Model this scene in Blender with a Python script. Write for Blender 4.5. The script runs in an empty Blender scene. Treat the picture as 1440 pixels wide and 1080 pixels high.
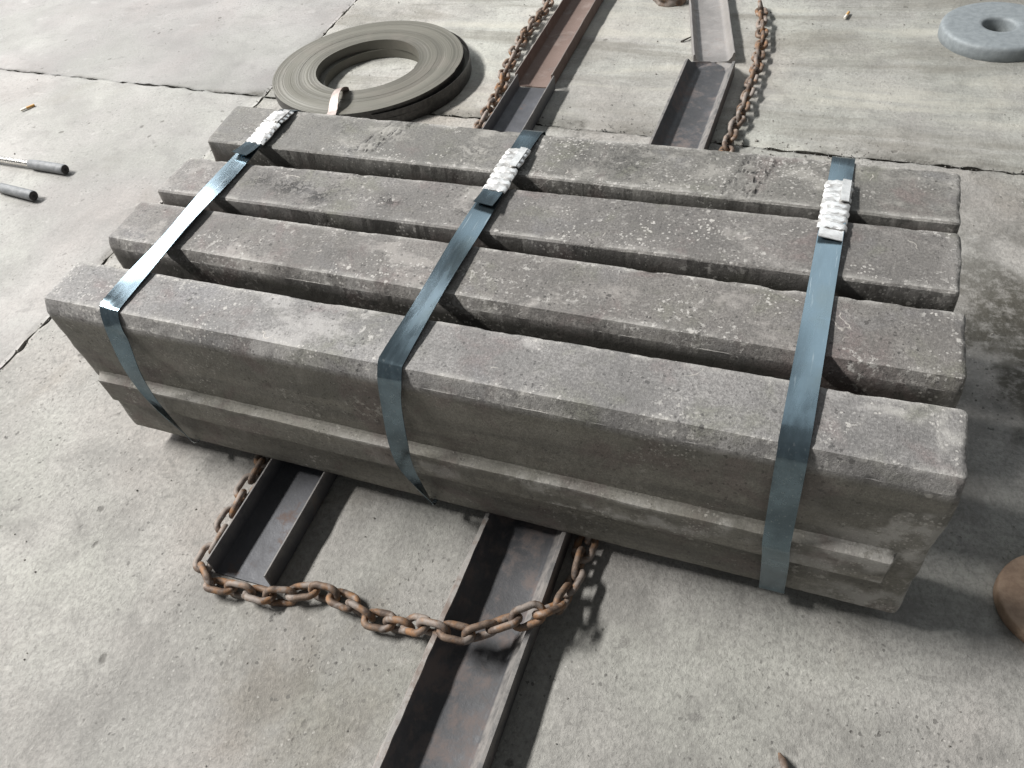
import bpy, bmesh, math, random
import numpy as np
from mathutils import Vector, Matrix
from math import radians as R_

random.seed(7)
SC = bpy.context.scene
COL = SC.collection
G = 0.05                     # the bars rest this far above the floor, on the channels
H = 0.3602 + G               # height of the bar tops

# ------------------------------------------------------------------ camera
cam_d = bpy.data.cameras.new('camera')
cam = bpy.data.objects.new('camera', cam_d)
COL.objects.link(cam)
cam.location = (1.2607, -0.6678, 1.1937 + G)
cam.rotation_mode = 'XYZ'
cam.rotation_euler = (0.7380, 0.1149, 0.3501)
cam_d.sensor_width = 36.0
cam_d.lens = 36.0 * 1103.74 / 1440.0
cam_d.clip_end = 200
cam_d.clip_start = 0.02
SC.camera = cam

# ------------------------------------------------------------------ world and lamps
w = bpy.data.worlds.new('World'); SC.world = w
w.use_nodes = True
bg = w.node_tree.nodes['Background']
bg.inputs['Color'].default_value = (0.93, 0.97, 1.0, 1)
bg.inputs['Strength'].default_value = 0.18

def area(name, loc, target, sx, sy, power, col):
    d = bpy.data.lights.new(name, 'AREA'); d.shape = 'RECTANGLE'
    d.size = sx; d.size_y = sy; d.energy = power; d.color = col
    o = bpy.data.objects.new(name, d); COL.objects.link(o)
    o.location = loc
    z = (Vector(loc) - Vector(target)).normalized()
    y = Vector((0, 1, 0)); x = y.cross(z).normalized(); y = z.cross(x)
    m = Matrix((x, y, z)).transposed().to_4x4(); m.translation = Vector(loc)
    o.matrix_world = m
    return o
# the long doorway / roof opening to the upper left that lights the yard
area('door_light', (-6.4, -0.25, 7.4), (0.75, 0.3, 0.2), 0.62, 4.2, 2150, (1.0, 0.985, 0.96))
# added unseen lamp, behind left, for the strap glint and floor sheen
area('glint_fill', (-5.4, 4.4, 4.5), (0.3, 0.4, 0.2), 2.1, 2.2, 300, (0.97, 0.98, 1.0))
# added dim lamp behind the bundle, for bluish reflections in the straps
area('strap_fill', (1.0, 7.5, 6.4), (0.7, 0.6, 0.2), 6.5, 3.0, 150, (0.88, 0.95, 1.0))

SC.view_settings.view_transform = 'Standard'
SC.view_settings.look = 'None'
SC.view_settings.exposure = 0.0
SC.view_settings.gamma = 1.0
SC.render.engine = 'CYCLES'

# ------------------------------------------------------------------ numpy noise
def _hash(ix, iy, iz, seed):
    h = (ix.astype(np.int64) * 374761393 + iy.astype(np.int64) * 668265263 + iz.astype(np.int64) * 2147483647 + seed * 974634777) & 0xFFFFFFFF
    h = ((h ^ (h >> 13)) * 1274126177) & 0xFFFFFFFF
    h = ((h ^ (h >> 16)) * 2246822519) & 0xFFFFFFFF
    return ((h ^ (h >> 15)) & 0xFFFFFF) / float(0xFFFFFF)
def vnoise(p, f, seed=0):
    q = p * f
    i = np.floor(q); t = q - i; t = t * t * (3 - 2 * t)
    ix, iy, iz = i[..., 0], i[..., 1], i[..., 2]
    r = 0
    for a in (0, 1):
        for b in (0, 1):
            for c in (0, 1):
                wgt = (t[..., 0] if a else 1 - t[..., 0]) * (t[..., 1] if b else 1 - t[..., 1]) * (t[..., 2] if c else 1 - t[..., 2])
                r = r + wgt * _hash(ix + a, iy + b, iz + c, seed)
    return r * 2 - 1
def fbm(p, f, oct=4, seed=0, gain=.5):
    r = 0; a = 1
    for k in range(oct):
        r = r + a * vnoise(p + 3.17 * k, f * 2 ** k, seed + k); a *= gain
    return r
def sstep(a, b, x):
    t = np.clip((x - a) / (b - a), 0, 1); return t * t * (3 - 2 * t)

# ------------------------------------------------------------------ object helpers
def mk(name, verts, faces, mat, parent=None, smooth=True, auto=None):
    me = bpy.data.meshes.new(name)
    me.from_pydata([tuple(map(float, v)) for v in verts], [], [tuple(int(i) for i in f) for f in faces])
    me.update()
    if smooth:
        me.polygons.foreach_set('use_smooth', [True] * len(me.polygons))
        if auto:
            try: me.set_sharp_from_angle(angle=R_(auto))
            except Exception: pass
    me.materials.append(mat)
    o = bpy.data.objects.new(name, me); COL.objects.link(o)
    if parent: o.parent = parent
    return o
def empty(name, loc):
    o = bpy.data.objects.new(name, None); COL.objects.link(o); o.location = loc
    o.empty_display_size = .05
    return o
def tag(o, label=None, cat=None, group=None, kind=None):
    if label: o['label'] = label
    if cat: o['category'] = cat
    if group: o['group'] = group
    if kind: o['kind'] = kind
    return o
def attr(o, name, vals):
    a = o.data.attributes.new(name, 'FLOAT', 'POINT'); a.data.foreach_set('value', np.asarray(vals, dtype=np.float32))
def grid_faces(nu, nv, off=0, closev=False):
    F = []
    for i in range(nu - 1):
        for j in range(nv if closev else nv - 1):
            a = off + i * nv + j; b = off + i * nv + (j + 1) % nv
            F.append((a, a + nv, b + nv, b))
    return F

# ------------------------------------------------------------------ materials
class NT:
    def __init__(s, name):
        s.m = bpy.data.materials.new(name); s.m.use_nodes = True
        s.t = s.m.node_tree; s.t.nodes.clear()
        s.out = s.n('ShaderNodeOutputMaterial'); s.b = s.n('ShaderNodeBsdfPrincipled')
        s.t.links.new(s.b.outputs[0], s.out.inputs[0])
        s.tc = s.n('ShaderNodeTexCoord').outputs['Object']
    def n(s, k): return s.t.nodes.new(k)
    def l(s, a, b): s.t.links.new(a, b)
    def setv(s, inp, v):
        if hasattr(v, 'is_output') or hasattr(v, 'links'): s.l(v, inp)
        elif isinstance(v, (tuple, list)) and len(v) == 3 and inp.type == 'RGBA': inp.default_value = (*v, 1)
        else: inp.default_value = v
    def math(s, op, a, b=0.0, c=None):
        m = s.n('ShaderNodeMath'); m.operation = op
        s.setv(m.inputs[0], a); s.setv(m.inputs[1], b)
        if c is not None: s.setv(m.inputs[2], c)
        return m.outputs[0]
    def map(s, scale=(1, 1, 1), rot=(0, 0, 0), loc=(0, 0, 0), src=None):
        m = s.n('ShaderNodeMapping'); s.l(src or s.tc, m.inputs[0])
        m.inputs['Scale'].default_value = scale; m.inputs['Rotation'].default_value = rot; m.inputs['Location'].default_value = loc
        return m.outputs[0]
    def noise(s, sc, det=6, rough=.6, dist=0, vec=None, out='Fac'):
        m = s.n('ShaderNodeTexNoise'); s.l(vec or s.tc, m.inputs['Vector'])
        m.inputs['Scale'].default_value = sc; m.inputs['Detail'].default_value = det
        m.inputs['Roughness'].default_value = rough; m.inputs['Distortion'].default_value = dist
        return m.outputs[out]
    def vor(s, sc, feat='F1', vec=None, out='Distance'):
        m = s.n('ShaderNodeTexVoronoi'); m.feature = feat; s.l(vec or s.tc, m.inputs['Vector'])
        m.inputs['Scale'].default_value = sc
        return m.outputs[out]
    def rng(s, v, a, b, c=0.0, d=1.0, smooth=True):
        m = s.n('ShaderNodeMapRange'); m.interpolation_type = 'SMOOTHSTEP' if smooth else 'LINEAR'
        s.setv(m.inputs[0], v)
        for k, x in zip((1, 2, 3, 4), (a, b, c, d)): m.inputs[k].default_value = x
        return m.outputs[0]
    def mix(s, f, a, b, mode='MIX'):
        m = s.n('ShaderNodeMix'); m.data_type = 'RGBA'; m.blend_type = mode
        s.setv(m.inputs[0], f); s.setv(m.inputs[6], a); s.setv(m.inputs[7], b)
        return m.outputs[2]
    def attr(s, name):
        m = s.n('ShaderNodeAttribute'); m.attribute_name = name; return m.outputs['Fac']
    def bump(s, h, dist, strength=1.0, prev=None):
        m = s.n('ShaderNodeBump'); m.inputs['Distance'].default_value = dist; m.inputs['Strength'].default_value = strength
        s.l(h, m.inputs['Height'])
        if prev: s.l(prev, m.inputs['Normal'])
        return m.outputs[0]
    def fin(s, col=None, rough=None, metal=None, nrm=None, spec=None):
        if col is not None: s.setv(s.b.inputs['Base Color'], col)
        if rough is not None: s.setv(s.b.inputs['Roughness'], rough)
        if metal is not None: s.setv(s.b.inputs['Metallic'], metal)
        if nrm is not None: s.l(nrm, s.b.inputs['Normal'])
        if spec is not None: s.b.inputs['Specular IOR Level'].default_value = spec
        return s.m
    def warp(s, amt, sc, vec=None):
        n = s.noise(sc, 3, .6, vec=vec, out='Color')
        a = s.n('ShaderNodeVectorMath'); a.operation = 'MULTIPLY_ADD'
        s.l(n, a.inputs[0]); a.inputs[1].default_value = (amt,) * 3; s.l(vec or s.tc, a.inputs[2])
        return a.outputs[0]

def dots(s, scale, rad, share, vec, soft=.5):
    # crisp irregular specks: a share of the cells of a warped cell pattern
    wv = s.warp(.9 / scale, scale * 1.6, vec)
    vo = s.n('ShaderNodeTexVoronoi'); s.l(wv, vo.inputs['Vector']); vo.inputs['Scale'].default_value = scale
    sc = s.n('ShaderNodeSeparateColor'); s.l(vo.outputs['Color'], sc.inputs[0])
    sz = s.rng(sc.outputs[1], 0, 1, rad * .45, rad, False)
    inside = s.math('LESS_THAN', vo.outputs['Distance'], sz)
    return s.math('MULTIPLY', inside, s.math('LESS_THAN', sc.outputs[0], share))

def concrete(name, base, streak=0.0, rough_amt=1.0, shift=(0, 0, 0)):
    s = NT(name)
    v = s.map(loc=shift)
    big = s.noise(1.3, 5, .55, .6, v); mid = s.noise(7, 7, .62, .3, v); fine = s.noise(95, 7, .74, .2, v); grit = s.noise(420, 3, .7, 0, v)
    b = Vector(base)
    c = s.mix(s.rng(big, .3, .72), tuple(b * .80), tuple(b * 1.13))
    tint = s.noise(2.6, 3, .5, 0, s.map(loc=(5, 2, 1)))
    c = s.mix(s.rng(tint, .42, .66, 0, .55), c, s.mix(1.0, c, (.955, 1.0, .955), 'MULTIPLY'))
    c = s.mix(s.rng(tint, .5, .3, 0, .5), c, s.mix(1.0, c, (1.03, .97, .96), 'MULTIPLY'))
    c = s.mix(s.rng(mid, .30, .56, .55 * rough_amt, 0), c, tuple(b * .62))
    c = s.mix(s.rng(fine, .36, .56, .34 * rough_amt, 0), c, tuple(b * .48))
    c = s.mix(s.rng(fine, .54, .70, 0, .26 * rough_amt), c, tuple(b * 1.38))
    g4 = s.noise(190, 4, .75, .3, s.map((1, .55, 1), (0, 0, .7)))
    c = s.mix(s.rng(g4, .36, .50, .34 * rough_amt, 0), c, tuple(b * .50))
    # smudged blotches and scuffs
    sm = s.noise(3.1, 8, .68, 1.2, s.map((1, 1.8, 1), (0, 0, .35), (2, 7, 0)))
    c = s.mix(s.rng(sm, .57, .74, 0, .55 * rough_amt), c, tuple(b * .56))
    sm2 = s.noise(11, 7, .7, .5, s.map((1, 1.3, 1), (0, 0, -.6), (6, 1, 0)))
    c = s.mix(s.rng(sm2, .58, .68, 0, .6 * rough_amt), c, tuple(b * .55))
    c = s.mix(s.rng(sm2, .42, .32, 0, .35), c, tuple(b * 1.22))
    br = s.noise(1.9, 8, .64, .5, s.map(loc=(1, 9, 5)))
    c = s.mix(s.rng(br, .52, .68, 0, .42 * rough_amt), c, s.mix(1.0, c, (.70, .66, .60), 'MULTIPLY'))
    # short dark pock marks
    pv = s.warp(.02, 45)
    pk = s.vor(16, 'F1', s.map((1, 1, 0), (0, 0, .5), src=pv))
    sel = s.noise(9, 2, .5, 0, s.map(loc=(3, 3, 3)))
    pock = s.math('MULTIPLY', s.rng(pk, .07, .16, 1, 0), s.rng(sel, .54, .60))
    c = s.mix(s.math('MULTIPLY', pock, .65), c, (.085, .08, .072))
    pk2 = s.vor(75, 'F1', s.map((1, 1, 0), src=pv))
    pock2 = s.math('MULTIPLY', s.rng(pk2, .08, .24, 1, 0), s.rng(s.noise(4, 4, .6), .5, .62))
    c = s.mix(s.math('MULTIPLY', pock2, .55), c, (.10, .095, .085))
    gt = s.rng(s.noise(3.3, 5, .65, .3, s.map(loc=(11, 4, 2))), .42, .62)
    dk = s.math('MULTIPLY', s.math('MAXIMUM', dots(s, 120, .42, .10, v), dots(s, 60, .30, .06, v)), s.math('MULTIPLY', s.math('ADD', gt, .12), .50 * rough_amt))
    c = s.mix(dk, c, tuple(b * .26))
    lt = s.math('MULTIPLY', dots(s, 150, .34, .05, s.map(loc=(7, 7, 3))), s.math('MULTIPLY', gt, .38 * rough_amt))
    c = s.mix(lt, c, tuple(b * 1.55))
    if streak:
        st = s.noise(3.2, 6, .6, .5, s.map((.32, 1.9, 1), (0, 0, -.05)))
        c = s.mix(s.rng(st, .47, .66, 0, streak), c, (.165, .155, .130))
        c = s.mix(s.rng(st, .5, .34, 0, streak * .8), c, (.46, .44, .38))
    at = s.attr('dirt')
    dn = s.noise(34, 8, .78, 0)
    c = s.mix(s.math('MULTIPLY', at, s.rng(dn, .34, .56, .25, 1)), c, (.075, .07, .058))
    h = s.math('ADD', s.math('MULTIPLY', mid, .9), s.math('ADD', s.math('MULTIPLY', fine, .42), s.math('MULTIPLY', grit, .10)))
    h = s.math('SUBTRACT', h, s.math('MULTIPLY', s.math('ADD', pock, s.math('MULTIPLY', pock2, .5)), .25))
    if streak:
        h = s.math('ADD', h, s.math('MULTIPLY', st, .9))
    return s.fin(c, s.rng(fine, .3, .7, .72, .92), 0, s.bump(h, .012, .55 * min(1.2, rough_amt + .1)), .22)

M = {}
M['slab_a'] = concrete('pale concrete', (.290, .280, .270), 0, .60)
M['slab_b'] = concrete('worn concrete', (.345, .333, .318), 0, .78, (4, 1, 0))
M['slab_c'] = concrete('rough concrete', (.378, .368, .342), .60, 1.05, (9, 3, 0))
M['slab_d'] = concrete('gritty concrete', (.375, .362, .338), 0, 1.35, (2, 8, 0))

def soil():
    s = NT('joint dirt'); n = s.noise(120, 5, .7)
    return s.fin(s.mix(n, (.035, .03, .026), (.12, .105, .085)), .95, 0, s.bump(n, .004))
M['soil'] = soil()

def cast(name, seed, base=(.235, .225, .217), fk=1.0):
    s = NT(name)
    v = s.map(loc=(seed * 3.7, seed * 1.3, seed))
    b = Vector(base)
    big = s.noise(5, 5, .6, .4, v); mid = s.noise(26, 7, .66, .3, v); fine = s.noise(210, 5, .75, 0, v); grit = s.noise(700, 2, .6, 0, v)
    fsel = s.attr('face')
    c = s.mix(s.rng(big, .33, .68), tuple(b * .80), tuple(b * 1.17))
    tn = s.noise(8, 4, .6, .5, s.map(loc=(seed, 3, 9)))
    c = s.mix(s.rng(tn, .54, .70, 0, .5), c, (.180, .128, .122))          # reddish scale
    c = s.mix(s.rng(tn, .46, .30, 0, .5), c, (.165, .168, .120))           # olive dust
    bl = s.noise(6, 4, .6, .5, s.map(loc=(8, seed, 2)))
    c = s.mix(s.rng(bl, .55, .7, 0, .35), c, (.195, .195, .212))
    c = s.mix(s.rng(mid, .28, .52, .55, 0), c, tuple(b * .60))
    c = s.mix(s.rng(fine, .36, .56, .62, 0), c, tuple(b * .40))
    c = s.mix(s.rng(fine, .54, .70, 0, .55), c, tuple(b * 1.75))
    g3 = s.noise(300, 3, .75, 0, v)
    c = s.mix(s.rng(g3, .40, .52, .45, 0), c, tuple(b * .45))
    patch = s.noise(7, 8, .72, .25, s.map((1, 1.3, 1), loc=(seed * 5, 0, 0)))
    c = s.mix(s.rng(patch, .52, .66, 0, .55), c, tuple(b * .58))
    c = s.mix(s.rng(patch, .47, .36, 0, .75), c, tuple(b * 1.55))
    # pale mortar-like flecks of moulding sand
    fl = s.noise(85, 6, .75, .1, v); gate = s.noise(6.5, 3, .6, .3, s.map(loc=(2, 2, seed + 4)))
    wear = s.attr('wear')
    g2 = s.math('ADD', gate, s.math('MULTIPLY', wear, .26))
    flk = s.math('MULTIPLY', s.rng(fl, .54, .60), s.rng(g2, .53, .66))
    c = s.mix(s.math('MULTIPLY', flk, .72), c, (.50, .48, .45))
    sp = s.noise(95, 4, .7, .5, v)
    c = s.mix(s.math('MULTIPLY', s.rng(sp, .69, .74), .8), c, (.62, .60, .57))
    pd = s.math('MULTIPLY', s.math('MAXIMUM', dots(s, 170, .42, .12, v), dots(s, 80, .30, .05, v)), s.rng(gate, .38, .56, .25, .8))
    c = s.mix(pd, c, tuple(b * .26))
    lg = s.rng(s.math('ADD', s.noise(7.5, 5, .68, .3, s.map((.8, 1, 1), loc=(seed, seed * 2, 3))), s.math('MULTIPLY', wear, .16)), .50, .64)
    pl = s.math('MULTIPLY', s.math('MAXIMUM', dots(s, 190, .50, .30, s.map(loc=(3, 9, seed))), dots(s, 85, .40, .14, s.map(loc=(6, 2, seed)))), lg)
    c = s.mix(s.math('MULTIPLY', pl, .8), c, (.47, .45, .42))
    # hairline surface cracks: only pieces of a broken net
    wv = s.warp(.03, 30, v)
    ed = s.vor(8, 'DISTANCE_TO_EDGE', wv)
    ln = s.math('MULTIPLY', s.rng(ed, .002, .011, 1, 0), s.rng(s.noise(5, 4, .7, 0, s.map(loc=(seed * 2, 1, 6))), .60, .63))
    c = s.mix(s.math('MULTIPLY', ln, .7), c, (.46, .43, .39))
    smr = s.noise(5, 7, .62, .8, s.map((.6, 1, 4), loc=(seed, 2, 5)))
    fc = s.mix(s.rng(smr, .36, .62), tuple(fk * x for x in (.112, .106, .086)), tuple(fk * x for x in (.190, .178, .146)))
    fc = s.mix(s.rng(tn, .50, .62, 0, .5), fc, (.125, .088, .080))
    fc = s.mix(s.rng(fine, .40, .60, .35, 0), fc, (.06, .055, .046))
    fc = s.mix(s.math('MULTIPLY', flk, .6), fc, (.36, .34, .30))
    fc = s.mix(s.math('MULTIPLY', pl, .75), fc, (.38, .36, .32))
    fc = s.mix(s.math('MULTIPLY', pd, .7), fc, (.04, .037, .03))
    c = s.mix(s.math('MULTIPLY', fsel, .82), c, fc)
    pit = s.attr('pit')
    pn = s.noise(70, 5, .7, 1.0, v)
    pm = s.math('MULTIPLY', pit, s.rng(pn, .47, .56))
    c = s.mix(pm, c, (.03, .028, .027))
    c = s.mix(s.math('MULTIPLY', wear, s.rng(mid, .40, .56, .12, .75)), c, (.40, .385, .36))
    h = s.math('ADD', s.math('MULTIPLY', mid, .30), s.math('ADD', s.math('MULTIPLY', fine, .45), s.math('MULTIPLY', grit, .22)))
    h = s.math('ADD', h, s.math('MULTIPLY', s.math('ADD', flk, ln), .12))
    h = s.math('SUBTRACT', h, s.math('MULTIPLY', pm, .5))
    h = s.math('ADD', h, s.math('MULTIPLY', s.math('SUBTRACT', pl, pd), .16))
    return s.fin(c, s.rng(mid, .3, .7, .56, .80), 0.0, s.bump(h, .0036, .8), .45)
for k in range(4): M['cast%d' % k] = cast('cast iron', k + 1, [(.222, .213, .205), (.178, .166, .154), (.180, .169, .158), (.178, .170, .155)][k], [1.05, .30, .27, .27][k])  # low factors darken rear bars' front faces, painting in the gap shade

def strapmat(name, base, rough=.32, scratch=.5):
    s = NT(name)
    n = s.noise(18, 5, .6, .4, s.map((1, .25, 1))); f = s.noise(260, 3, .6, 0, s.map((1, .04, 1)))
    b = Vector(base)
    c = s.mix(s.rng(n, .3, .7), tuple(b * .72), tuple(b * 1.22))
    c = s.mix(s.rng(s.noise(9, 4, .6), .5, .7, 0, .5), c, (.13, .16, .162))
    c = s.mix(s.rng(f, .62, .72, 0, scratch * .5), c, (.55, .58, .58))
    r = s.math('ADD', s.rng(n, .3, .7, rough - .06, rough + .1), s.math('MULTIPLY', f, .06))
    return s.fin(c, r, .85, s.bump(s.math('ADD', s.noise(9, 2, .5), s.math('MULTIPLY', f, .02)), .002, .5))
M['strap'] = strapmat('blued strapping steel', (.135, .182, .210), .19)
M['edge'] = strapmat('cut strap edge', (.5, .52, .52), .4)
def sealmat():
    s = NT('crimped zinc'); n = s.noise(60, 5, .65, .5)
    c = s.mix(s.rng(n, .3, .7), (.60, .59, .575), (.86, .85, .83))
    c = s.mix(s.rng(s.noise(25, 4, .6), .58, .70, 0, .6), c, (.34, .32, .30))
    return s.fin(c, s.rng(n, .3, .7, .34, .46), .7, s.bump(n, .0004, .4))
M['seal'] = sealmat()
def steel(name, base, rough, rust=.3, metal=.6, shift=0, rustcol=(.13, .075, .05)):
    s = NT(name)
    v = s.map(loc=(shift, shift * 2, 0))
    n = s.noise(6, 6, .62, .4, v); m = s.noise(40, 6, .7, .2, v); f = s.noise(220, 3, .7, 0, v)
    b = Vector(base)
    c = s.mix(s.rng(n, .3, .7), tuple(b * .72), tuple(b * 1.22))
    rr = s.math('ADD', s.math('MULTIPLY', n, .6), s.math('MULTIPLY', m, .4))
    rm = s.rng(rr, .62 - rust * .3, .74 - rust * .3)
    c = s.mix(s.math('MULTIPLY', rm, .75), c, rustcol)
    c = s.mix(s.rng(f, .62, .74, 0, .35), c, tuple(b * 2.2))
    du = s.noise(13, 6, .7, .5, s.map(loc=(3, shift, 1)))
    c = s.mix(s.rng(du, .52, .70, 0, .35), c, tuple(b * 1.7))
    c = s.mix(s.math('MULTIPLY', s.math('MULTIPLY', s.attr('rim'), s.rng(m, .35, .6, .45, 1)), .75), c, (.25, .235, .22))
    return s.fin(c, s.math('ADD', s.rng(m, .3, .7, rough - .08, rough + .08), s.math('MULTIPLY', rm, .25)), metal, s.bump(s.math('ADD', m, s.math('MULTIPLY', f, .4)), .0018, .5))
M['chan_a'] = steel('dark bent channel steel', (.055, .057, .065), .62, .2, .1)
M['chan_b'] = steel('brown channel steel', (.19, .16, .145), .55, .9, .3, 4, (.155, .10, .08))
M['chan_c'] = steel('rolled channel steel', (.050, .051, .056), .62, .50, .1, 9, (.15, .12, .11))
M['chan_d'] = steel('grey channel steel', (.27, .255, .245), .55, .4, .25, 15, (.20, .165, .15))
M['torch'] = steel('torch cut edge', (.25, .235, .22), .7, .5, .0, 3, (.15, .11, .09))
M['rod'] = steel('polished rod', (.62, .60, .57), .24, .05, .95)

def rustmat(name, hot):
    s = NT(name)
    oi = s.n('ShaderNodeObjectInfo').outputs['Random']
    vm = s.n('ShaderNodeVectorMath'); vm.operation = 'ADD'; s.l(s.tc, vm.inputs[0])
    cb = s.n('ShaderNodeCombineXYZ'); s.l(s.math('MULTIPLY', oi, 37.0), cb.inputs[0]); s.l(cb.outputs[0], vm.inputs[1])
    v = vm.outputs[0]
    n = s.noise(55, 5, .65, .3, v); f = s.noise(420, 4, .7, 0, v)
    c = s.mix(s.rng(n, .35, .62), (.075, .053, .042), (.175, .125, .092))
    c = s.mix(s.rng(s.noise(38, 4, .6, 0, v), .52 - hot * .08, .68), c, (.26, .135, .062))
    gy = s.rng(s.math('ADD', s.noise(30, 4, .6, .4, v), s.math('MULTIPLY', oi, .14)), .54, .68)
    c = s.mix(s.math('MULTIPLY', gy, .8), c, (.27, .235, .21))
    c = s.mix(s.rng(f, .6, .75, 0, .5), c, (.42, .33, .25))
    return s.fin(c, .68, .15, s.bump(s.math('ADD', n, s.math('MULTIPLY', f, .5)), .0012, .7))
M['rust'] = rustmat('rusted chain iron', 1.0)

def coilmat():
    s = NT('strapping coil')
    # rings: sharp radial bands about the coil's own axis (object origin at its centre)
    sx = s.n('ShaderNodeSeparateXYZ'); s.l(s.tc, sx.inputs[0])
    r = s.math('SQRT', s.math('ADD', s.math('MULTIPLY', sx.outputs[0], sx.outputs[0]), s.math('MULTIPLY', sx.outputs[1], sx.outputs[1])))
    cb = s.n('ShaderNodeCombineXYZ'); s.l(r, cb.inputs[0])
    rn = s.noise(420, 3, .8, 0, cb.outputs[0]); rb = s.noise(13, 3, .5, 0, cb.outputs[0])
    n = s.noise(7, 5, .6, .5)
    c = s.mix(s.rng(rb, .3, .7), (.095, .090, .074), (.160, .153, .126))
    c = s.mix(s.rng(rn, .3, .7, .18, 0), c, (.08, .078, .07))
    c = s.mix(s.rng(n, .5, .7, 0, .15), c, (.24, .20, .175))
    h = s.math('ADD', rn, s.math('MULTIPLY', n, .3))
    return s.fin(c, .55, .2, s.bump(h, .0004, .35))
M['coil'] = coilmat()
def simple(name, a, b, sc, rough, metal=0, bd=.001):
    s = NT(name); n = s.noise(sc, 6, .65, .2)
    return s.fin(s.mix(s.rng(n, .3, .7), a, b), rough, metal, s.bump(n, bd, .8))
M['coil_side'] = simple('dark coil side', (.030, .029, .028), (.065, .062, .058), 60, .4, .4)
M['tie'] = simple('coil tie', (.24, .19, .17), (.38, .32, .29), 50, .5, .2)
M['disc'] = simple('grey ground casting', (.185, .205, .215), (.245, .268, .278), 60, .62, .1, .0015)
M['brown'] = simple('rust brown disc', (.26, .175, .12), (.38, .27, .19), 60, .7, 0, .002)
M['grip'] = simple('worn grey rubber', (.11, .115, .12), (.20, .205, .21), 60, .6, 0, .001)
M['gripend'] = simple('black rubber', (.012, .010, .010), (.03, .026, .026), 80, .7)
M['hole'] = simple('dark bore', (.008, .008, .008), (.016, .016, .016), 60, .9)
M['filter'] = simple('cigarette filter', (.45, .25, .08), (.60, .36, .13), 200, .8)
M['paper'] = simple('cigarette paper', (.62, .58, .50), (.78, .74, .66), 150, .85)
M['twig'] = simple('dark twig', (.03, .026, .022), (.08, .07, .06), 100, .8)
M['crumb'] = simple('concrete crumbs', (.10, .095, .085), (.30, .285, .26), 14, .9, 0, .002)

# ------------------------------------------------------------------ ground: base and four slabs with open joints
def jx(y): return -0.5145 - 0.0523 * (y - 0.1)          # joint running away from the camera
def jy(x): return 1.397 - 0.0330 * x                    # joint running across
corner_y = 1.397 + .033 * .583
o = mk('ground', [(-30, -30, -.02), (30, -30, -.02), (30, 30, -.02), (-30, 30, -.02)], [(0, 1, 2, 3)], M['soil'], smooth=False)
tag(o, kind='structure')
GROUND = o
def axis(a0, a1, lo, hi, step, edge0, edge1):
    # dense between lo and hi, coarse outside; a0/a1 the slab's ends
    pts = []
    if a0 < lo: pts += list(a0 + (lo - a0) * (1 - (1 - np.linspace(0, 1, 14)[:-1]) ** 2.5))
    s0 = max(a0, lo); s1 = min(a1, hi)
    pts += list(np.linspace(s0, s1, max(2, int((s1 - s0) / step))))
    if a1 > hi: pts += list(hi + (a1 - hi) * np.linspace(0, 1, 14)[1:] ** 2.5)
    return np.array(pts)
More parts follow.
